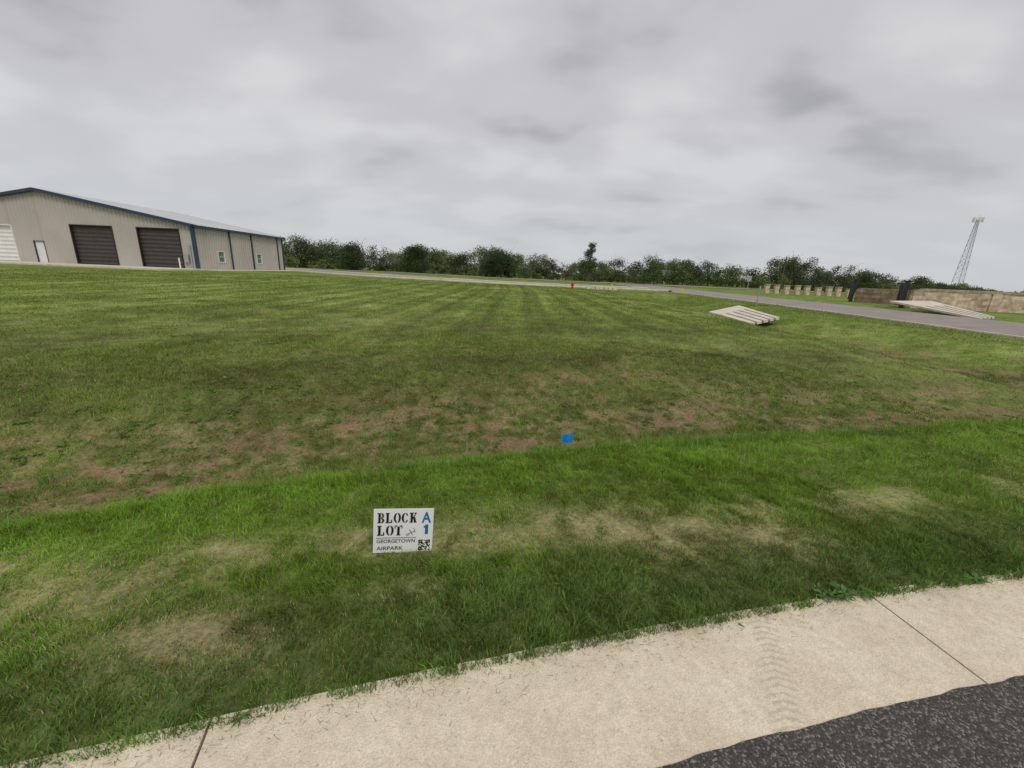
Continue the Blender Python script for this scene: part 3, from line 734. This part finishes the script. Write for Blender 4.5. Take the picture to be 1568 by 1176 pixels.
for i in range(qn):
    for j in range(qn):
        corner=(i<4 and j<4) or (i<4 and j>qn-5) or (i>qn-5 and j>qn-5)
        if corner: on=not(((i in(1,2,qn-2,qn-3)) and (j in(1,2,qn-2,qn-3))) and (i+j)%2)
        else: on=random.random()<.5
        if on:
            s=.20*W_/qn; xa=fx(.76)+i*s; za=fz(.95)+j*s; qr.box(xa,xa+s*.98,-.005,-.0044,za,za+s*.98)
qr.make('qr_code',M_ink,sg)

# ------------------------------------------------------------------ world (overcast sky)
EL,AZ=math.radians(52),math.radians(150)
w=bpy.data.worlds.new('World'); scene.world=w; w.use_nodes=True; nt=w.node_tree; L=nt.links.new
bg=nt.nodes['Background']
sky=N(nt,'ShaderNodeTexSky',sky_type='NISHITA',sun_disc=False); sky.sun_elevation=EL; sky.sun_rotation=AZ
tc=N(nt,'ShaderNodeTexCoord'); s=N(nt,'ShaderNodeSeparateXYZ'); L(tc.outputs['Generated'],s.inputs[0])
def M(op,a_,b_=None,cl=False):
    n=N(nt,'ShaderNodeMath',operation=op); n.use_clamp=cl
    for i,v in enumerate((a_,b_)):
        if v is None: continue
        if isinstance(v,(int,float)): n.inputs[i].default_value=v
        else: L(v,n.inputs[i])
    return n.outputs[0]
zc=M('ADD',M('MAXIMUM',s.outputs[2],0.0),.26)
cb=N(nt,'ShaderNodeCombineXYZ'); L(M('DIVIDE',s.outputs[0],zc),cb.inputs[0]); L(M('DIVIDE',s.outputs[1],zc),cb.inputs[1])
mp=N(nt,'ShaderNodeMapping'); mp.inputs['Rotation'].default_value=(0,0,.35); mp.inputs['Scale'].default_value=(.8,1.1,1); mp.inputs['Location'].default_value=(5.45,2.05,0); L(cb.outputs[0],mp.inputs[0])
na=N(nt,'ShaderNodeTexNoise',i_Scale=2.5,i_Detail=5,i_Roughness=.42,i_Distortion=.1); L(mp.outputs[0],na.inputs['Vector'])
nb=N(nt,'ShaderNodeTexNoise',i_Scale=.9,i_Detail=3,i_Roughness=.5); L(mp.outputs[0],nb.inputs['Vector'])
f=M('ADD',M('MULTIPLY',na.outputs['Fac'],.58),M('MULTIPLY',nb.outputs['Fac'],.42))
cr=N(nt,'ShaderNodeValToRGB'); e=cr.color_ramp.elements; cr.color_ramp.interpolation='EASE'
e[0].position=.35; e[0].color=(.325,.32,.345,1); e[1].position=.61; e[1].color=(.55,.545,.555,1)
x_=e.new(.47); x_.color=(.46,.455,.472,1)
L(f,cr.inputs[0])
hz=M('MULTIPLY',M('SUBTRACT',.27,s.outputs[2],True),3.2,True)
mx=N(nt,'ShaderNodeMix',data_type='RGBA'); mx.inputs['B'].default_value=(.46,.483,.50,1); L(hz,mx.inputs['Factor']); L(cr.outputs[0],mx.inputs['A'])
sk=N(nt,'ShaderNodeVectorMath',operation='SCALE'); L(sky.outputs[0],sk.inputs[0]); sk.inputs['Scale'].default_value=.1
mx2=N(nt,'ShaderNodeMix',data_type='RGBA'); mx2.inputs['Factor'].default_value=.96; L(sk.outputs[0],mx2.inputs['A']); L(mx.outputs['Result'],mx2.inputs['B'])
L(mx2.outputs['Result'],bg.inputs['Color']); bg.inputs['Strength'].default_value=1.25
sl_=bpy.data.lights.new('sun','SUN'); sl_.energy=1.5; sl_.angle=math.radians(20); sl_.color=(1,.94,.85)
so=bpy.data.objects.new('sun',sl_); link(so)
dv=Vector((math.sin(AZ)*math.cos(EL),math.cos(AZ)*math.cos(EL),math.sin(EL)))
so.rotation_euler=dv.to_track_quat('Z','Y').to_euler(); so.location=(0,-5,20)

# ------------------------------------------------------------------ camera
cd=bpy.data.cameras.new('camera'); cd.sensor_width=36; cd.lens=36*620/1568; cd.clip_start=.05; cd.clip_end=6000
co=bpy.data.objects.new('camera',cd); link(co)
co.matrix_world=Matrix.Translation((0,0,H))@Matrix.Rotation(math.radians(90-15.5),4,'X')@Matrix.Rotation(math.radians(2.4),4,'Z')
scene.camera=co
scene.view_settings.view_transform='Standard'; scene.view_settings.look='None'; scene.view_settings.exposure=0
